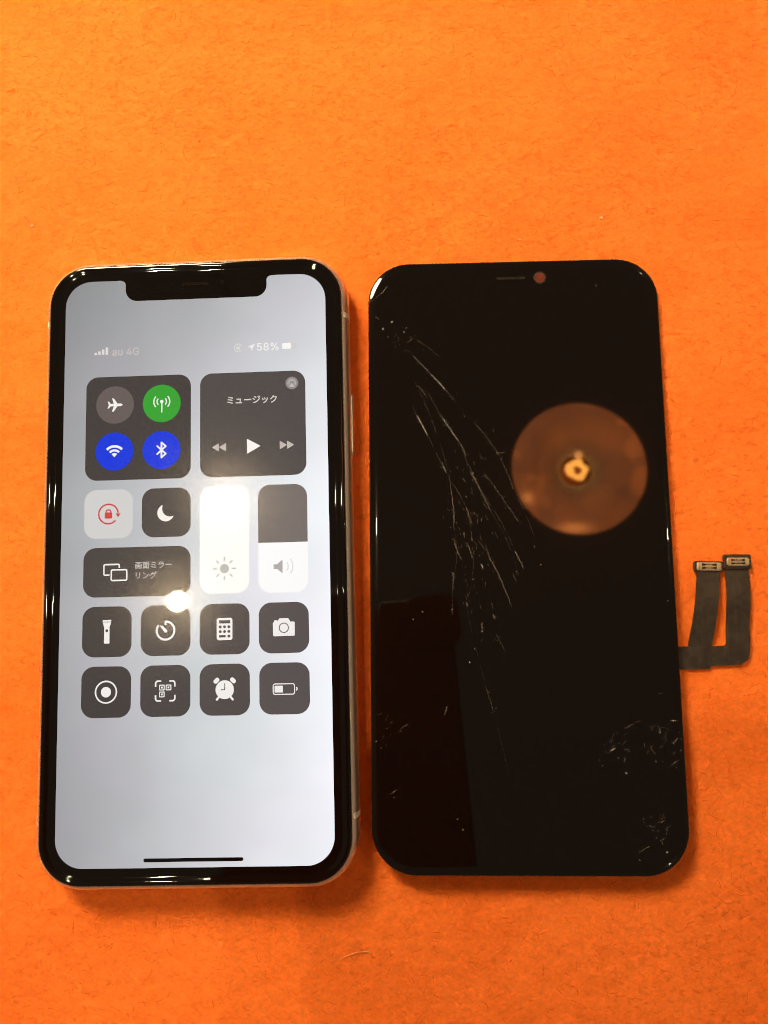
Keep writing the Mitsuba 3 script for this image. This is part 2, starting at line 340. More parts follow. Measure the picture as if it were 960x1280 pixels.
HAIRLINES = [
    [(-27.48, 54.93), (-25.33, 49.87), (-21.0, 45.01), (-16.91, 40.19), (-12.46, 34.6), (-7.68, 28.84), (-4.85, 24.58), (-1.58, 16.76), (1.13, 10.42), (3.4, 3.56)],
    [(-26.9, 52.83), (-22.64, 42.36), (-18.42, 33.89), (-14.21, 27.34), (-12.54, 22.9), (-8.83, 14.89), (-4.75, 7.95), (-2.03, 2.07), (0.65, -4.13)],
    [(-28.54, 50.77), (-24.75, 34.61), (-21.87, 29.08), (-17.7, 19.98), (-13.0, 11.39), (-11.21, 5.1), (-7.52, -1.15), (-3.91, -9.06), (-2.32, -13.26)],
    [(-24.64, 42.4), (-19.87, 30.06), (-16.59, 16.98), (-15.84, 6.13), (-15.39, 0.29), (-16.56, -9.33), (-16.68, -15.04)],
    [(-12.01, 20.29), (-8.85, 14.29), (-6.83, 9.94), (-3.53, 3.64), (-0.74, -5.65)],
    [(-12.84, 10.01), (-11.38, -1.69), (-11.88, -6.5), (-13.19, -13.17), (-12.18, -18.85), (-10.48, -26.36), (-7.57, -37.46), (-3.81, -54.64)],
    [(-8.69, 20.24), (-2.9, 11.45), (0.43, 6.91)],
]

# ------------------------------------------------------------------ the felt
def felt_height(x, y):
    p = np.stack([x, y, np.zeros_like(x)], -1)
    return (meshkit.fbm(p * [0.035, 0.05, 1], 2, 3) - 0.5) * 0.5 + (meshkit.fbm(p * [0.35, 0.5, 1], 3, 5) - 0.5) * 0.32


def steps(a, b, far):
    fine = np.arange(a, b, 0.5)
    return np.r_[np.linspace(far[0], a - 6, 26), fine, np.linspace(b + 6, far[1], 26)]


gx, gy = steps(-64, 162, (-330, 430)), steps(-120, 172, (-360, 420))
X, Y = np.meshgrid(gx, gy)
Z = felt_height(X, Y) - 0.12
nx, ny = len(gx), len(gy)
idx = np.arange(nx * ny).reshape(ny, nx)
q = np.stack([idx[:-1, :-1], idx[:-1, 1:], idx[1:, 1:], idx[1:, :-1]], -1).reshape(-1, 4)
felt = trimesh.Trimesh(np.c_[X.ravel(), Y.ravel(), Z.ravel()], np.vstack([q[:, [0, 1, 2]], q[:, [0, 2, 3]]]), process=False)
add('felt_cloth', felt, 'mat_felt', smooth=True)
labels['felt_cloth'] = {'label': 'orange felt cloth lying flat under the phone and the cracked display', 'category': 'cloth', 'kind': 'structure'}


def fibres(n, bsdf, lift, radius, seed):
    r = np.random.default_rng(seed)
    x, y = r.uniform(-62, 160, n), r.uniform(-118, 170, n)
    a = r.normal(0.15, 0.9, n) + np.pi * (r.random(n) < 0.25) / 2
    L, bend = r.uniform(1.2, 4.0, n), r.normal(0, 0.5, n)
    s = np.linspace(-0.5, 0.5, 5)
    ang = a[:, None] + bend[:, None] * s[None] * 2
    px = x[:, None] + np.cumsum(np.cos(ang), 1) / 5 * L[:, None]
    py = y[:, None] + np.cumsum(np.sin(ang), 1) / 5 * L[:, None]
    arch = (0.25 - s ** 2)[None] * 4 * r.uniform(0.0, lift, n)[:, None]
    pz = felt_height(px, py) - 0.12 + arch - 0.02
    rad = radius * r.uniform(0.6, 1.3, n)[:, None] * np.array([0.5, 1, 1, 1, 0.5])[None]
    # three-sided tubes
    tx, ty = np.gradient(px, axis=1), np.gradient(py, axis=1)
    l = np.hypot(tx, ty); sx, sy = -ty / l, tx / l
    v = np.stack([np.stack([px + sx * rad, py + sy * rad, pz], -1), np.stack([px - sx * rad, py - sy * rad, pz], -1), np.stack([px, py, pz + rad * 1.2], -1)], 2)
    base = (np.arange(n) * 15)[:, None, None]
    f = []
    for k in range(4):
        for i, j in ((1, 2), (2, 0)):
            f += [[k * 3 + i, k * 3 + 3 + i, k * 3 + 3 + j], [k * 3 + i, k * 3 + 3 + j, k * 3 + j]]
    f = (base + np.array(f)[None]).reshape(-1, 3)
    return trimesh.Trimesh(v.reshape(-1, 3), f, process=False)


add('felt_cloth__fibre', fibres(26000, None, 0.22, 0.045, 1), 'mat_fibre', smooth=True, kind='stuff', label='fine orange felt fibres over the cloth')
add('felt_cloth__fibre', fibres(4500, None, 0.12, 0.05, 2), 'mat_fibre_dark', smooth=True, kind='stuff', label='darker orange felt fibres over the cloth')


def thread(pts, radius):
    p = np.array([(x, y, felt_height(np.array([x]), np.array([y]))[0] + z) for x, y, z in pts])
    return tube(p, radius, 5)


u = np.linspace(0, 1, 14)
add('lint_thread', thread(np.c_[32 + 7.5 * u, -94.2 + 4.6 * u - 3.0 * u ** 2.2, 0.15 + 0.25 * np.sin(np.pi * u)], 0.07), 'mat_lint', smooth=True)
thing('lint_thread', 'pale curved lint thread on the felt below the gap between phone and display', 'lint')
for i, (x, y, s, lab) in enumerate(((102.9, 85.5, 0.36, 'tiny pale lint speck on the felt above the centre of the cracked display'),
                                    (81.8, 80.6, 0.3, 'tiny pale lint speck on the felt just above the front camera hole of the display'),
                                    (-46.0, 89.8, 0.3, 'tiny pale lint speck on the felt beyond the top left corner of the phone'))):
    b = trimesh.creation.icosphere(2, s)
    b.vertices *= 1 + 0.5 * (meshkit.noise(np.asarray(b.vertices) * 4 + i * 7)[:, None] - 0.5)
    b.vertices *= [1.3, 0.8, 0.7]
    b.apply_translation([x, y, felt_height(np.array([x]), np.array([y]))[0] + 0.05])
    thing(add('lint_speck', b, 'mat_white_lint', smooth=True), lab, 'lint')


# ------------------------------------------------------------------ the working phone
FRAME_W, FRAME_H, FRAME_R = 75.7, 150.9, 11.6
frame_prof = [(2.6, 0.05), (1.7, 0.2), (0.95, 0.7), (0.4, 1.5), (0.1, 2.7), (0.0, 3.9), (0.06, 5.2), (0.28, 6.3), (0.62, 7.1), (1.0, 7.6), (1.35, 7.88), (1.62, 7.98), (1.7, 7.7)]
add('smartphone__frame', loft(FRAME_W, FRAME_H, FRAME_R, frame_prof, 20), 'mat_aluminium', smooth=50)
thing('smartphone', 'lit phone with pale metal frame showing its control centre on the orange felt', 'phone')


def frame_piece(side, y, length, proud=0.03, z0=0.6, z1=7.9):
    """A strip that follows the frame's rounded flank, standing a hair proud of it."""
    pr = np.array([(d, z) for d, z in frame_prof if z0 <= z <= z1 and d < 1.7])
    v, f = [], []
    for yy in (y - length / 2, y + length / 2):
        v += [(side * (FRAME_W / 2 - d + proud), yy, z) for d, z in pr]
        v += [(side * (FRAME_W / 2 - d - 0.3), yy, z) for d, z in pr]
    n = len(pr)
    for k in range(n - 1):
        f += [[k, k + 1, 2 * n + k + 1], [k, 2 * n + k + 1, 2 * n + k]]
        for o in (0, 2 * n):
            f += [[o + k, o + n + k, o + n + k + 1], [o + k, o + n + k + 1, o + k + 1]]
    m = trimesh.Trimesh(np.array(v), np.array(f), process=False)
    if side < 0: m.invert()
    return m


for s, y in ((1, 59.3), (1, -59.3), (-1, 59.6), (-1, -59.7)):
    add('smartphone__frame__antenna_band', frame_piece(s, y, 1.3, 0.06), 'mat_band', label='pale plastic antenna band across the metal frame')


def button(side, y, length, proud=0.45, width=2.6, z=4.1):
    m = loft(length, width, width / 2 - 0.05, [(0.0, 0), (0.0, proud * 0.6), (0.12, proud * 0.9), (0.3, proud)], 8)
    R = np.array([[0, 0, side], [1, 0, 0], [0, side, 0]], float)
    m.vertices = np.asarray(m.vertices) @ R.T + [side * (FRAME_W / 2 - 0.05), y, z]
    if np.linalg.det(R) < 0: m.invert()
    return m


add('smartphone__frame__side_button', button(1, 32.5, 15.6), 'mat_aluminium', smooth=40)
add('smartphone__frame__volume_button', button(-1, 36.0, 9.4), 'mat_aluminium', smooth=40)
add('smartphone__frame__volume_button', button(-1, 24.0, 9.4), 'mat_aluminium', smooth=40)
add('smartphone__frame__mute_switch', button(-1, 47.0, 4.6, 0.4, 2.0), 'mat_aluminium', smooth=40)

GLASS_W, GLASS_H, GLASS_R = 72.3, 147.5, 9.9
lip = [(0.0, 7.55), (0.0, 8.0), (0.06, 8.3), (0.18, 8.5), (0.34, 8.6), (0.5, 8.635), (0.65, 8.645)]
lip += [(0.65 + t, 8.3 + 0.345 * (0.5 + 0.5 * math.cos(math.pi * t / 1.75))) for t in np.linspace(0.1, 1.75, 20)] + [(3.2, 8.3)]
add('smartphone__front_glass', loft(GLASS_W, GLASS_H, GLASS_R, lip, 20), 'mat_bezel', smooth=50, label='glossy black glass border with a raised rounded rim')

slot = rrect(6.8, 0.75, 0.37, 0.1, 68.35)
add('smartphone__front_glass__earpiece_slot', sheet(slot, 8.34), 'mat_slot')
add('smartphone__front_glass__front_camera', sheet(Point(6.8, 68.5).buffer(0.45), 8.34), 'mat_slot')

SW, SH = 64.5, 139.6
notch = box(-17.3, 64.45, 17.8, 72)
notch_r = union_all([rrect(35.1, 16, 2.9, 0.25, 64.45 + 8), box(-18.4, 68.6, 18.9, 72).difference(Point(-18.4, 68.6).buffer(1.1)).difference(Point(18.9, 68.6).buffer(1.1))])
screen_shape = rrect(SW, SH, 6.5, 0, 0, 20).difference(notch_r)


def wall(x, y, lib):
    """Brightness of the blurred wallpaper (x, y in millimetres)."""
    u, v = (x + 32.25) / 64.5, (y + 69.8) / 139.6
    e = 0.415 + 0.40 * u + 0.13 * u * u
    top = lib.maximum(v - 0.60, 0.0) / 0.40
    low = lib.maximum(0.32 - v, 0.0) / 0.32 * lib.maximum(1 - 1.25 * u, 0.0)
    return e * (1 - 0.38 * top * (1 - 0.12 * u)) * (1 - 0.14 * low)


class NPLib:
    maximum = staticmethod(np.maximum)


class DRLib:
    maximum = staticmethod(dr.maximum)


def wallpaper(p, n, uv):
    x, y = p.x * 1000, p.y * 1000
    e = wall(x, y, DRLib)
    g = mikit.fbm(x * 0.045 + 3, y * 0.05, 4.0) - 0.5
    w = mikit.fbm(x * 0.07 + 11, y * 0.07, 8.0) - 0.5
    e = e * (1 + 0.14 * w)
    return mi.Color3f(e * (0.955 + 0.09 * g), e * (0.975 - 0.05 * g), e * (1.015 + 0.04 * g))


add('smartphone__screen', sheet(screen_shape, 8.33), 'mat_screen', emit=mikit.proc(wallpaper), weight=0.6, label='lit grey screen showing control centre tiles')

Z1, Z2, Z3, Z4 = 8.35, 8.37, 8.39, 8.41
S = 'smartphone__screen__'
COL = [-26.73 + 5.9 + 14.0 * k for k in range(4)]
ROW = [17.55 - 5.9 - 13.97 * k for k in range(4)]
WHITE = (0.83, 0.81, 0.79)


def tile(name, cx, cy, w=11.8, h=11.8, tone=None, r=2.95):
    e = float(wall(cx, cy, NPLib))
    c = tone or tuple(np.array([0.078, 0.068, 0.066]) * (0.30 + 0.9 * e) * (e / 0.6) ** 0.4)
    add(S + name + '_tile', sheet(rrect(w, h, r, cx, cy), Z1), 'mat_screen', emit=c)


def icon(name, shape, cx, cy, col=WHITE, z=Z3, label=None):
    add(S + name, sheet(affinity.translate(shape, cx, cy), z), 'mat_mark', emit=col, label=label)


# connectivity module
CX, CY = (COL[0] + COL[1]) / 2, 32.6
tile('connectivity', CX, CY, 25.8, 25.6)
for nm, dx, dy, col in (('airplane', -5.75, 5.75, (0.13, 0.105, 0.098)), ('cellular', 5.75, 5.75, (0.032, 0.36, 0.032)), ('wireless', -5.75, -5.75, (0.001, 0.036, 0.70)), ('short_range_radio', 5.75, -5.75, (0.001, 0.036, 0.70))):
    add(S + nm + '_button', sheet(Point(CX + dx, CY + dy).buffer(4.65, 24), Z2), 'mat_screen', emit=col)
plane = union_all([Polygon([(-1.55, -0.28), (1.4, -0.33), (1.85, -0.1), (1.85, 0.1), (1.4, 0.33), (-1.55, 0.28)]),
                   Polygon([(-0.75, 1.65), (-0.32, 1.65), (0.75, 0.1), (0.75, -0.1), (-0.32, -1.65), (-0.75, -1.65), (-0.2, 0)]),
                   Polygon([(-1.85, 0.85), (-1.5, 0.85), (-0.95, 0.15), (-0.95, -0.15), (-1.5, -0.85), (-1.85, -0.85), (-1.5, 0)])])
icon('airplane_icon', plane, CX - 5.75, CY + 5.75)
ant = union_all([Point(0, 0.55).buffer(0.42), line([(0, 0.5), (0, -2.1)], 0.34, 'flat')] + [arc(0, 0.55, r, a - 42, a + 42, 0.3) for r in (1.15, 1.95) for a in (0, 180)])
icon('cellular_icon', ant, CX + 5.75, CY + 5.65)
wifi = union_all([arc(0, -1.55, 2.6, 44, 136, 0.62), arc(0, -1.55, 1.6, 44, 136, 0.55), Polygon([(0, -1.65)] + [(0.98 * math.cos(t), -1.55 + 0.98 * math.sin(t)) for t in np.radians(np.linspace(46, 134, 14))])])
icon('wireless_icon', wifi, CX - 5.75, CY - 5.55)
bt = line([(-1.05, 0.98), (1.05, -0.92), (0, -1.85), (0, 1.85), (1.05, 0.92), (-1.05, -0.98)], 0.42)
icon('short_range_radio_icon', bt, CX + 5.75, CY - 5.75)

# music module
MX, MY = (COL[2] + COL[3]) / 2, 32.6
tile('music', MX, MY, 25.7, 25.6)
add(S + 'music_title', sheet(glyphs('music', 7.95, 20.1, 38.55), Z3), 'mat_mark', emit=(0.62, 0.58, 0.55), label='Japanese title lettering for music')
tri = lambda w, h, d=1: Polygon([(-d * w / 2, h / 2), (d * w / 2, 0), (-d * w / 2, -h / 2)]).buffer(-0.1).buffer(0.1)
icon('rewind_icon', union_all([affinity.translate(tri(1.75, 2.1, -1), -0.87), affinity.translate(tri(1.75, 2.1, -1), 0.87)]), MX - 8.25, MY - 5.55, (0.48, 0.43, 0.41))
icon('play_icon', tri(3.3, 3.7), MX + 0.2, MY - 5.5, (0.86, 0.83, 0.80))
icon('forward_icon', union_all([affinity.translate(tri(1.75, 2.1), -0.87), affinity.translate(tri(1.75, 2.1), 0.87)]), MX + 8.25, MY - 5.45, (0.48, 0.43, 0.41))
add(S + 'cast_button', sheet(Point(MX + 9.6, MY + 9.75).buffer(1.55), Z2), 'mat_screen', emit=(0.27, 0.245, 0.235))
icon('cast_icon', union_all([arc(0, 0.0, 0.95, -35, 215, 0.16), arc(0, 0.0, 0.6, -25, 205, 0.15), Polygon([(0, 0.05), (0.75, -0.95), (-0.75, -0.95)])]), MX + 9.6, MY + 9.75, (0.50, 0.46, 0.44))

# rotation lock and moon
tile('rotation_lock', COL[0], ROW[0], tone=(0.63, 0.62, 0.61))
RED = (0.55, 0.018, 0.028)
rot = arc(0, 0, 2.35, 5, 318, 0.36)
head = Polygon([(1.75, 0.1), (2.35, -0.85), (2.95, 0.1)])
icon('rotation_lock_icon', union_all([rot, head, rrect(1.75, 1.5, 0.2, 0, -0.35), arc(0, 0.4, 0.6, 0, 180, 0.32), line([(-0.6, 0.4), (-0.6, 0.2)], 0.32, 'flat'), line([(0.6, 0.4), (0.6, 0.2)], 0.32, 'flat')]), COL[0], ROW[0], RED, label='red padlock inside a turning arrow')
tile('quiet_mode', COL[1], ROW[0])
moon = Point(-0.1, -0.1).buffer(2.05, 24).difference(Point(0.95, 0.95).buffer(1.95, 24)).buffer(-0.06).buffer(0.06)
icon('moon_icon', moon, COL[1], ROW[0], (0.86, 0.82, 0.77))

# brightness and volume sliders
BY = (17.6 - 7.98) / 2
tile('brightness', COL[2], BY, 11.8, 25.55, tone=(0.97, 0.955, 0.91))
sun = union_all([Point(0, 0).buffer(1.1)] + [affinity.rotate(line([(1.9, 0), (2.6, 0)], 0.32), a, origin=(0, 0)) for a in range(0, 360, 45)])
icon('sun_icon', sun, COL[2], -2.15, (0.45, 0.45, 0.42))
vol = rrect(11.8, 25.7, 2.95, COL[3], (17.65 - 8.15) / 2)
add(S + 'volume_track', sheet(vol.intersection(box(0, 3.72, 40, 30)), Z1), 'mat_screen', emit=(0.175, 0.15, 0.138), label='dark unfilled top of the volume slider')
add(S + 'volume_level', sheet(vol.intersection(box(0, -30, 40, 3.72)), Z1), 'mat_screen', emit=(0.96, 0.955, 0.945), label='white filled lower part of the volume slider')
spk = Polygon([(-1.1, 0.5), (-0.35, 0.5), (0.9, 1.5), (0.9, -1.5), (-0.35, -0.5), (-1.1, -0.5)]).buffer(0.06)
icon('speaker_icon', spk, COL[3] - 1.1, -2.0, (0.38, 0.37, 0.37))
icon('sound_wave_icon', union_all([arc(-0.6, 0, 1.5, -38, 38, 0.26), arc(-0.6, 0, 2.6, -40, 40, 0.26)]), COL[3] + 0.3, -2.0, (0.66, 0.65, 0.65))

# screen mirroring
tile('mirroring', CX, ROW[1], 25.8, 11.75)
r2 = rrect(4.05, 2.85, 0.45)
back = affinity.translate(r2, -6.05, 0.6)
front = affinity.translate(r2, -4.25, -0.7)
icon('mirroring_icon', union_all([back.difference(back.buffer(-0.34)).difference(front.buffer(0.25)), front.difference(front.buffer(-0.34))]), CX, ROW[1])
add(S + 'mirroring_title', sheet(union_all([glyphs('mirror1', -14.2, -5.4, -0.85), glyphs('mirror2', -14.05, -9.05, -3.2)]), Z3), 'mat_mark', emit=(0.56, 0.52, 0.50), label='small Japanese lettering for screen mirroring')

# row of four
tile('flashlight', COL[0], ROW[2])
torch = union_all([rrect(2.05, 0.42, 0.1, 0, 2.55), Polygon([(-1.02, 2.22), (1.02, 2.22), (0.66, 1.1), (-0.66, 1.1)]), rrect(1.3, 3.95, 0.25, 0, -0.8)]).difference(Point(0, 0.25).buffer(0.34))
icon('flashlight_icon', torch, COL[0], ROW[2])
tile('timer', COL[1], ROW[2])
icon('timer_icon', union_all([arc(0, -0.05, 2.1, -218, 92, 0.48), line([(0.0, 2.25), (0.0, 1.25)], 0.42, 'flat'), Polygon([(-1.25, 1.05), (-0.75, 1.0), (0.35, -0.05), (0.22, -0.42), (-0.15, -0.4)]).buffer(0.08)]), COL[1], ROW[2])
tile('calculator', COL[2], ROW[2])
calc = rrect(3.7, 5.15, 0.5)
holes = [box(-1.3, 1.3, 1.3, 2.05), box(-1.3, -1.95, 0.25, -1.4)] + [Point(-1.02 + 1.02 * i, 0.5 - 1.08 * j).buffer(0.34) for i in range(3) for j in range(2)] + [Point(1.02, -1.68).buffer(0.34)]
icon('calculator_icon', calc.difference(union_all(holes)), COL[2], ROW[2])
tile('camera', COL[3], ROW[2])
cam_i = union_all([rrect(5.15, 3.3, 0.3, 0, -0.3), Polygon([(-1.55, 1.2), (-0.95, 2.1), (0.95, 2.1), (1.55, 1.2)]).buffer(0.1), rrect(0.8, 0.4, 0.1, -1.9, 1.55)]).difference(Point(0, -0.05).buffer(1.18).difference(Point(0, -0.05).buffer(0.98)))
icon('camera_icon', cam_i, COL[3], ROW[2])
# second row
tile('recording', COL[0], ROW[3])
icon('recording_icon', union_all([Point(0, 0).buffer(2.65, 24).difference(Point(0, 0).buffer(2.3, 24)), Point(0, 0).buffer(1.2)]), COL[0], ROW[3])
tile('scanner', COL[1], ROW[3])
outer = rrect(4.9, 4.9, 0.75)
frame = outer.difference(outer.buffer(-0.36)).difference(box(-0.95, -4, 0.95, 4)).difference(box(-4, -0.95, 4, 0.95))
boxes = [rrect(1.3, 1.3, 0.15, x, y).difference(rrect(0.86, 0.86, 0.08, x, y).difference(rrect(0.42, 0.42, 0.05, x, y))) for x, y in ((-0.78, 0.78), (0.78, 0.78), (-0.78, -0.78))]
icon('scanner_icon', union_all([frame] + boxes), COL[1], ROW[3], label='four white corner brackets round small squares')
tile('alarm', COL[2], ROW[3])
body = Point(0, -0.1).buffer(2.15, 24)
ears = union_all([affinity.rotate(rrect(1.5, 1.0, 0.45, 0, 2.75), a, origin=(0, -0.1)) for a in (43, -43)]).difference(Point(0, -0.1).buffer(2.32, 24))
feet = union_all([line([(1.25, -1.6), (1.85, -2.35)], 0.5), line([(-1.25, -1.6), (-1.85, -2.35)], 0.5)])
hands = union_all([line([(0, 1.35), (0, -0.1), (-0.9, -0.1)], 0.2, 'flat')])
icon('alarm_icon', union_all([body, ears, feet]).difference(hands), COL[2], ROW[3] + 0.1)
tile('battery_saver', COL[3], ROW[3])
bat = rrect(5.2, 2.65, 0.6)
icon('battery_saver_icon', union_all([bat.difference(bat.buffer(-0.24)), rrect(1.95, 1.55, 0.15, -1.2, 0), arc(2.75, 0, 0.32, -75, 75, 0.3)]), COL[3] - 0.15, ROW[3] - 0.15)

# status bar and home bar
SB = (0.66, 0.64, 0.64)
bars = union_all([rrect(0.62, h, 0.15, -24.55 + 0.92 * k, 51.0 + h / 2) for k, h in enumerate((0.6, 0.95, 1.4, 1.85))])
add(S + 'signal_bars', sheet(bars, Z3), 'mat_mark', emit=SB)
add(S + 'carrier_name', sheet(glyphs('carrier', -20.45, -13.75, 51.65), Z3), 'mat_mark', emit=(0.50, 0.465, 0.47), label='faint carrier lettering in the status bar')
lk = union_all([arc(0, 0, 0.95, 20, 320, 0.2), rrect(0.85, 0.7, 0.1, 0, -0.12), arc(0, 0.2, 0.28, 0, 180, 0.16)])
icon('lock_status_icon', lk, 10.7, 51.6, SB)
icon('location_icon', Polygon([(-0.95, 0.1), (0.95, 0.95), (0.1, -0.95), (-0.05, -0.05)]), 13.9, 51.6, (0.80, 0.79, 0.79))
add(S + 'charge_number', sheet(glyphs('charge', 15.3, 20.65, 51.65), Z3), 'mat_mark', emit=(0.80, 0.79, 0.79), label='battery charge percentage in the status bar')
icon('battery_outline', union_all([rrect(3.5, 1.75, 0.5, 0.75), rrect(0.2, 0.6, 0.08, 2.75, 0)]), 22.4, 51.65, (0.57, 0.57, 0.57), Z2)
icon('battery_level', rrect(2.2, 1.5, 0.35, 0.2), 22.4, 51.65, (0.88, 0.88, 0.88))
add(S + 'home_bar', sheet(rrect(22.95, 0.82, 0.4, -0.15, -68.1), Z3), 'mat_bezel', label='thin black bar at the foot of the screen')


# ------------------------------------------------------------------ the cracked display
DP = np.array([77.95, -0.01, 3.4])
DR = Rotation.from_euler('xyz', [-0.0225, -0.0015, -0.0156]).as_matrix()


def disp(m):
    m = m.copy(); m.vertices = np.asarray(m.vertices) @ DR.T + DP
    return m


DW, DH, DRAD = 72.9, 148.5, 10.4
thing('cracked_display', 'cracked black display assembly lying dark on the felt beside the lit phone', 'display')
gl = [(0.25, -1.15), (0.06, -0.95), (0.0, -0.68), (0.04, -0.55), (0.14, -0.44), (0.3, -0.345)]
gl += [(d, -0.345 * ((2.6 - d) / 2.3) ** 2) for d in np.linspace(0.45, 2.6, 16)]
add('cracked_display__front_glass', disp(loft(DW, DH, DRAD, gl, 20)), 'mat_dead_glass', smooth=50, label='glossy black cover glass with a web of cracks')
add('cracked_display__bracket', disp(loft(DW - 0.5, DH - 0.5, DRAD - 0.25, [(0.5, -1.62), (0.25, -1.55), (0.0, -1.4), (0.0, -1.1)], 16)), 'mat_black_plastic', smooth=40, label='thin black plastic bracket under the glass edge')
# the metal shield and its screws on the back, on which the display leans
sh = loft(DW - 9, DH - 16, 6, [(0.4, -1.75), (0.0, -1.6), (0.0, -1.3)], 10)
v = np.asarray(sh.vertices).copy()
low = v[:, 2] < -1.5
v[low, 2] -= 1.55 * np.clip((60 - v[low, 1]) / 125, 0, 1)
sh.vertices = v
add('cracked_display__back_shield', disp(sh), 'mat_dark_metal', smooth=30, label='dark metal shield on the underside')
add('cracked_display__earpiece_slot', disp(sheet(rrect(7.3, 0.7, 0.35, -0.3, 69.55), 0.04)), 'mat_slot_mesh')
add('cracked_display__camera_window', disp(sheet(Point(7.07, 69.55).buffer(1.34, 16), 0.04)), 'mat_window', label='small round reddish window for the front camera')
add('cracked_display__camera_window__window_ring', disp(sheet(Point(7.07, 69.55).buffer(1.62, 16).difference(Point(7.07, 69.55).buffer(1.3, 16)), 0.05)), 'mat_black_plastic')


def crack(pts, wide, seed):
    """A raised sliver of splintered glass along a polyline, uneven and tapering."""
    r = np.random.default_rng(seed)
    ls = LineString(pts); n = max(5, int(ls.length / 0.35))
    s = np.linspace(0, 1, n)
    p = np.array([ls.interpolate(t, normalized=True).coords[0] for t in s])
    t = np.gradient(p, axis=0); t /= np.linalg.norm(t, axis=1, keepdims=True)
    nrm = np.c_[-t[:, 1], t[:, 0]]
    p = p + nrm * r.normal(0, 0.035, n)[:, None]
    w = wide * np.minimum(1, np.minimum(s, 1 - s) * 5 + 0.15) * r.uniform(0.35, 1.25, n)
    v = np.stack([np.c_[p + nrm * w[:, None] / 2, np.full(n, 0.015)], np.c_[p, np.full(n, 0.03) + w * 0.25], np.c_[p - nrm * w[:, None] / 2, np.full(n, 0.015)]], 1).reshape(-1, 3)
    f = []
    for k in range(n - 1):
        for i in (0, 1):
            a = k * 3 + i
            f += [[a, a + 1, a + 4], [a, a + 4, a + 3]]
    m = trimesh.Trimesh(v, np.array(f), process=False)
    m.invert()
    return m


def chip(x, y, size, seed):
    r = np.random.default_rng(seed)
    k = 6
    a = np.sort(r.uniform(0, 2 * np.pi, k)); rad = size * r.uniform(0.5, 1.2, k)
    v = [(x, y, 0.04 + size * 0.35)] + [(x + q * math.cos(b), y + 0.8 * q * math.sin(b), 0.015) for q, b in zip(rad, a)]
    return trimesh.Trimesh(np.array(v), np.array([[0, 1 + i, 1 + (i + 1) % k] for i in range(k)]), process=False)


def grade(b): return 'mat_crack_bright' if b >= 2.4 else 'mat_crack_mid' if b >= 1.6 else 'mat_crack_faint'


for i, (pts, b) in enumerate(CRACKS):
    add('cracked_display__front_glass__crack', disp(crack(pts, 0.04 + 0.042 * b, 100 + i)), grade(b))
for i, pts in enumerate(HAIRLINES):        # the long fine fractures that fan out from the struck corner
    p = np.array(pts); t = np.r_[0, np.cumsum(np.hypot(*np.diff(p, axis=0).T))]
    from scipy.interpolate import PchipInterpolator
    q = np.linspace(0, t[-1], 60)
    c = np.c_[PchipInterpolator(t, p[:, 0])(q), PchipInterpolator(t, p[:, 1])(q)]
    if i < 3: c = c[12:]
    dashes, k = [], 0
    while k < len(c) - 3:
        n = int(rng.integers(3, 9))
        dashes.append(crack(c[k:k + n + 1], rng.uniform(0.03, 0.06), int(rng.integers(1 << 30))))
        k += n + int(rng.integers(0, 3))
    add('cracked_display__front_glass__hairline', disp(trimesh.util.concatenate(dashes)), 'mat_crack_mid' if i in (1, 2, 3) else 'mat_crack_faint')
web = []
for cx, cy, sx, sy, n, tilt in ((21, -45, 4.5, 4.0, 16, 0.7), (31, -43, 3.2, 5.5, 20, 0.7), (30.5, -63, 3.0, 3.4, 14, 0.7), (-33, -42, 1.6, 5, 8, 0.7), (-28, 53.5, 3.0, 2.4, 10, 0.7),
                                  (-14, 8, 4.0, 14, 34, -1.3), (-9, 16, 5.0, 12, 16, -1.1), (-11, -12, 3.0, 10, 12, -1.4)):
    for k in range(n):
        x, y, a, l = cx + rng.normal(0, sx * 0.6), cy + rng.normal(0, sy * 0.6), rng.normal(tilt, 0.7 if tilt > 0 else 0.25), rng.uniform(0.3, 1.7)
        web.append(crack([(x - math.cos(a) * l / 2, y - math.sin(a) * l / 2), (x + 0.2 * rng.normal(), y + 0.2 * rng.normal()), (x + math.cos(a) * l / 2, y + math.sin(a) * l / 2)], 0.058, int(rng.integers(1 << 30))))
add('cracked_display__front_glass__crack_web', disp(trimesh.util.concatenate(web)), 'mat_crack_mid', kind='stuff')
for i, (x, y, b, s) in enumerate(CHIPS):
    add('cracked_display__front_glass__chip', disp(chip(x, y, s, 300 + i)), grade(b))
# the finest splinters along the cracks, too small to tell apart
bits, sparks = [], []
for i, (pts, b) in enumerate(CRACKS):
    ls = LineString(pts)
    for k in range(int(ls.length * 1.6) + 1):
        c = ls.interpolate(rng.random(), normalized=True).coords[0]
        m = chip(c[0] + rng.normal(0, 0.45), c[1] + rng.normal(0, 0.45), rng.uniform(0.05, 0.15), int(rng.integers(1 << 30)))
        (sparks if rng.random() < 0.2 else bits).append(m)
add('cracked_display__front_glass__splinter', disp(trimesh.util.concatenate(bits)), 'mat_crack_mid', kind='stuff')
add('cracked_display__front_glass__spark', disp(trimesh.util.concatenate(sparks)), 'mat_crack_bright', kind='stuff')


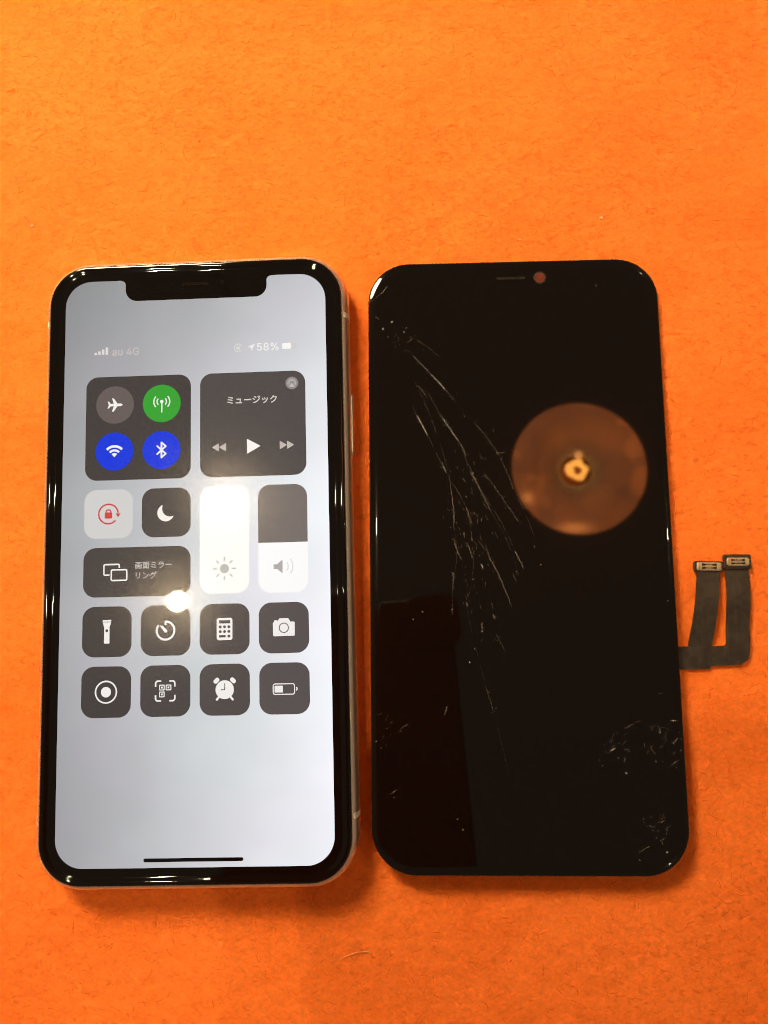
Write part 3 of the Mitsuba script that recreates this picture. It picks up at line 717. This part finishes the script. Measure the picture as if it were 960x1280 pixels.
# the two flat cables with their plugs, on the felt to the right of the display
def ribbon(path, width, thick=0.16):
    """A flat cable: path of (x, y, z, direction across x, across y) swept with a rectangular section."""
    v, f = [], []
    for (x, y, z, ax, ay) in path:
        for s in (-1, 1):
            for dz in (0, thick):
                v.append((x + s * ax * width / 2, y + s * ay * width / 2, z + dz))
    n = len(path)
    for k in range(n - 1):
        a = 4 * k
        f += [[a + 1, a + 3, a + 7], [a + 1, a + 7, a + 5], [a, a + 4, a + 6], [a, a + 6, a + 2], [a, a + 1, a + 5], [a, a + 5, a + 4], [a + 2, a + 6, a + 7], [a + 2, a + 7, a + 3]]
    f += [[0, 2, 3], [0, 3, 1], [4 * n - 4, 4 * n - 3, 4 * n - 1], [4 * n - 4, 4 * n - 1, 4 * n - 2]]
    return trimesh.Trimesh(np.array(v, float), np.array(f), process=False)


def plug(prefix, cx, cy, z, w, h, ang, bsdf_body, bw=0.78, bh=0.56):
    def put(m):
        m.apply_transform(trimesh.transformations.rotation_matrix(math.radians(ang), [0, 0, 1])); m.apply_translation([cx, cy, z]); return m
    add(prefix + '__plug', put(loft(w, h, 0.5, [(0.0, 0), (0.0, 0.5), (0.15, 0.62)], 6)), bsdf_body, smooth=40, label='small rectangular plug at the end of the cable')
    add(prefix + '__contact_bar', put(loft(w * bw, h * bh, 0.35, [(0.0, 0.6), (0.0, 0.8), (0.12, 0.9)], 6)), 'mat_pin', smooth=40, label='gold coloured contact bar on the plug')
    for q in (-1, 1):
        groove = loft(w * 0.5, h * 0.075, 0.08, [(0.0, 0.88), (0.03, 0.93)], 4)
        groove.apply_translation([0, q * h * bh * 0.2, 0])
        add(prefix + '__groove', put(groove), 'mat_black_plastic')
    for s in (-1, 1):
        e = loft(w * 0.12, h * bh * 0.85, 0.2, [(0.0, 0.6), (0.0, 0.95), (0.1, 1.05)], 5)
        e.apply_translation([s * w * 0.35, 0, 0])
        add(prefix + '__end_clip', put(e), 'mat_pin', smooth=40)


# L-shaped cable: out from under the display, along, and up
F1 = 'cracked_display__flex_cable'
outline = Polygon([(109.0, -23.45), (125.7, -23.6), (126.2, -23.3), (126.35, -22.5), (127.5, -5.2), (133.15, -5.35), (131.75, -24.6), (131.3, -26.9), (129.6, -28.05), (122.4, -28.2), (122.3, -28.95), (109.0, -28.9)]).buffer(-0.2).buffer(0.2)
def felt_drape(m, lift):
    v = np.asarray(m.vertices).copy()
    v[:, 2] += lift + (0.7 * np.exp(-((v[:, 1] + 16) / 5) ** 2) + 0.35 * np.sin(v[:, 1] * 0.45)) * np.clip((v[:, 0] - 125.5) / 1.5, 0, 1)
    m.vertices = v
    return m


flat = prism(outline, 0, 0.16)
flat = flat.subdivide_to_size(1.0)
add(F1, felt_drape(flat, 0.62), 'mat_flex', smooth=30, label='brown L-shaped flat cable reaching up to the taller plug')
plug(F1, 130.35, -3.55, 0.55, 6.5, 3.5, -1.5, 'mat_dark_metal')
F2 = 'cracked_display__flex_cable_001'
path = []
for t in np.linspace(0, 1, 16):
    x, y = 120.15 + (123.55 - 120.15) * t, -23.9 + (-5.0 + 23.9) * t
    path.append((x, y, 0.35 + 0.5 * min(1, t * 4) + 0.8 * math.sin(math.pi * t) ** 2, 0.98, -0.18))
add(F2, ribbon(path, 5.55), 'mat_flex', smooth=30, label='slanted brown flat cable nearest the display')
scene_key = F2
plug(F2, 123.35, -4.5, 0.75, 7.0, 2.5, -2.5, 'mat_dark_metal', 0.84, 0.8)

# ------------------------------------------------------------------ the lamps overhead (seen as reflections in the glass)
def bulb_lamp(pos, label, n, radius=BULB_R):
    k = 'hanging_bulb' + ('', '_001', '_002', '_003', '_004')[n]
    b = trimesh.creation.icosphere(4, radius); b.apply_translation(pos)
    add(k + '__bulb', b, 'mat_bulb', smooth=True, emit=BULB_L, weight=6.0 if n < 2 else 0.8)
    s = lathe([(0, 18), (9, 18), (13, 22), (13, 48), (9, 56), (0, 57)]); s.apply_translation(pos)
    add(k + '__socket', s, 'mat_brass', smooth=40)
    add(k + '__cord', tube([np.array(pos) + [0, 0, 55], np.array(pos) + [0, 0, 300], np.array(pos) + [0, 0, 700]], 3, 8), 'mat_black_plastic', smooth=True)
    thing(k, label, 'lamp')


bulb_lamp(BULB_A, 'bare warm bulb hanging overhead, mirrored as the glare by the timer tile', 0)
bulb_lamp(BULB_B, 'bare warm bulb hanging overhead, mirrored on the white brightness slider', 1)
bulb_lamp(SIDE_BULB, 'small bare bulb hanging beside the felt, glinting on the long outer edge of the display', 2, 9)
bulb_lamp(NEAR_BULB, 'small bare bulb hanging behind the viewer, glinting on the near outer corner of the display', 3, 10)
bulb_lamp(FAR_BULB, 'small bare bulb hanging beyond the display, glinting on its far outer corner', 4, 9)


b = trimesh.creation.icosphere(4, LANTERN_R); b.apply_translation(LANTERN)
add('paper_lantern__shade', b, 'mat_paper', smooth=True, emit=LANTERN_L, weight=8.0)
lp = np.array(LANTERN)
add('paper_lantern__cord', tube([lp + [0, 0, LANTERN_R - 2], lp + [0, 0, 400], lp + [0, 0, 1100]], 2.5, 8), 'mat_black_plastic', smooth=True)
s = lathe([(0, LANTERN_R - 3), (18, LANTERN_R - 3), (18, LANTERN_R + 6), (0, LANTERN_R + 7)]); s.apply_translation(LANTERN)
add('paper_lantern__cap', s, 'mat_brass', smooth=40)
thing('paper_lantern', 'round warm lantern hanging beyond the top left of the felt, brightening that corner', 'lamp')

# the phone that takes the picture: it shades the near side of the felt and darkens the reflection in the display
held = loft(74, 148, 22, [(1.2, 0), (0.2, 1.0), (0, 3.5), (0.2, 6.5), (1.2, 7.6)], 12)


def in_hand(m, x, y, back):
    m = m.copy()
    m.apply_transform(trimesh.transformations.rotation_matrix(math.radians(5), [0, 0, 1]))
    m.vertices = CAM_P + (np.asarray(m.vertices) * [1, -1, -1] + [x, y, -back]) @ CAM_R
    return m


add('camera_phone__body', in_hand(held, -10, 74, 10), 'mat_held', smooth=40)
bump = loft(26, 26, 7, [(0.0, 0), (0.0, -1.2), (0.6, -1.7)][::-1], 8)
add('camera_phone__lens_bump', in_hand(bump, 12, 10, 9.8), 'mat_held', smooth=40)
flap = loft(46, 140, 14, [(0.5, 0), (0, 0.4), (0, 2.0), (0.5, 2.4)], 10)
add('camera_phone__case_flap', in_hand(flap, -66, 74, 11), 'mat_held', smooth=40)
thing('camera_phone', 'dark phone in an open folio case held overhead, mirrored faintly in the cracked display', 'phone')


def shade_glow(p, n, uv):
    x, y = p.x * 1000, p.y * 1000
    dx, dy = x - PENDANT[0], y - PENDANT[1]
    r = dr.sqrt(dr.square(dx) + dr.square(dy))
    m = mikit.fbm(x * 0.022, y * 0.022, 2.0)
    e = 0.45 + 0.75 * m + 0.6 * mikit.smoothstep(0.60, 0.74, mikit.fbm(x * 0.018 + 5, y * 0.02 + 3, 6.0))
    e = e * (0.22 + 0.78 * mikit.smoothstep(24.0, 62.0, r))
    hot = dr.exp(-(dr.square(dx + 88) + dr.square(dy + 48)) / 110.0) + dr.exp(-(dr.square(dx + 14) / 700.0 + dr.square(dy + 101) / 90.0))
    return mi.Color3f(SHADE_L[0], SHADE_L[1], SHADE_L[2]) * e + mi.Color3f(8.0, 2.4, 0.5) * hot


P = np.array(PENDANT)
a = np.linspace(0, 1, 12)
shade = lathe([(26 + 86 * t, 24 * (1 - t) ** 1.5) for t in a], 64); shade.apply_translation(P)
if shade.face_normals[:, 2].mean() > 0: shade.invert()
add('pendant_lamp__shade_glass', shade, 'mat_bulb', smooth=True, emit=mikit.proc(shade_glow), weight=1.0)
top = lathe([(27 + 86.5 * t, 2 + 24 * (1 - t) ** 1.5) for t in a], 64); top.apply_translation(P)
add('pendant_lamp__shade_cover', top, 'mat_copper', smooth=True)
hub = lathe([(0, 26), (27, 24), (27, 40), (0, 42)], 40); hub.apply_translation(P)
add('pendant_lamp__hub', hub, 'mat_copper', smooth=40)
ringb = trimesh.creation.torus(12.0, 5.0, 40, 20); ringb.vertices *= 1 + 0.9 * (meshkit.noise(np.asarray(ringb.vertices) * 0.13 + 3)[:, None] - 0.5)
ringb.apply_translation(P + [0, 0, 14])
add('pendant_lamp__ring_bulb', ringb, 'mat_bulb', smooth=True, emit=(26.0, 10.0, 1.5), weight=0.5)
small = trimesh.creation.icosphere(3, 6.5); small.apply_translation(P + [4, 25, 14])
add('pendant_lamp__side_bulb', small, 'mat_bulb', smooth=True, emit=(14.0, 5.0, 1.2), weight=0.1)
add('pendant_lamp__cord', tube([P + [0, 0, 41], P + [0, 0, 300], P + [0, 0, 700]], 3, 8), 'mat_black_plastic', smooth=True)
thing('pendant_lamp', 'round amber pendant lamp mirrored as a disc in the cracked display', 'lamp')
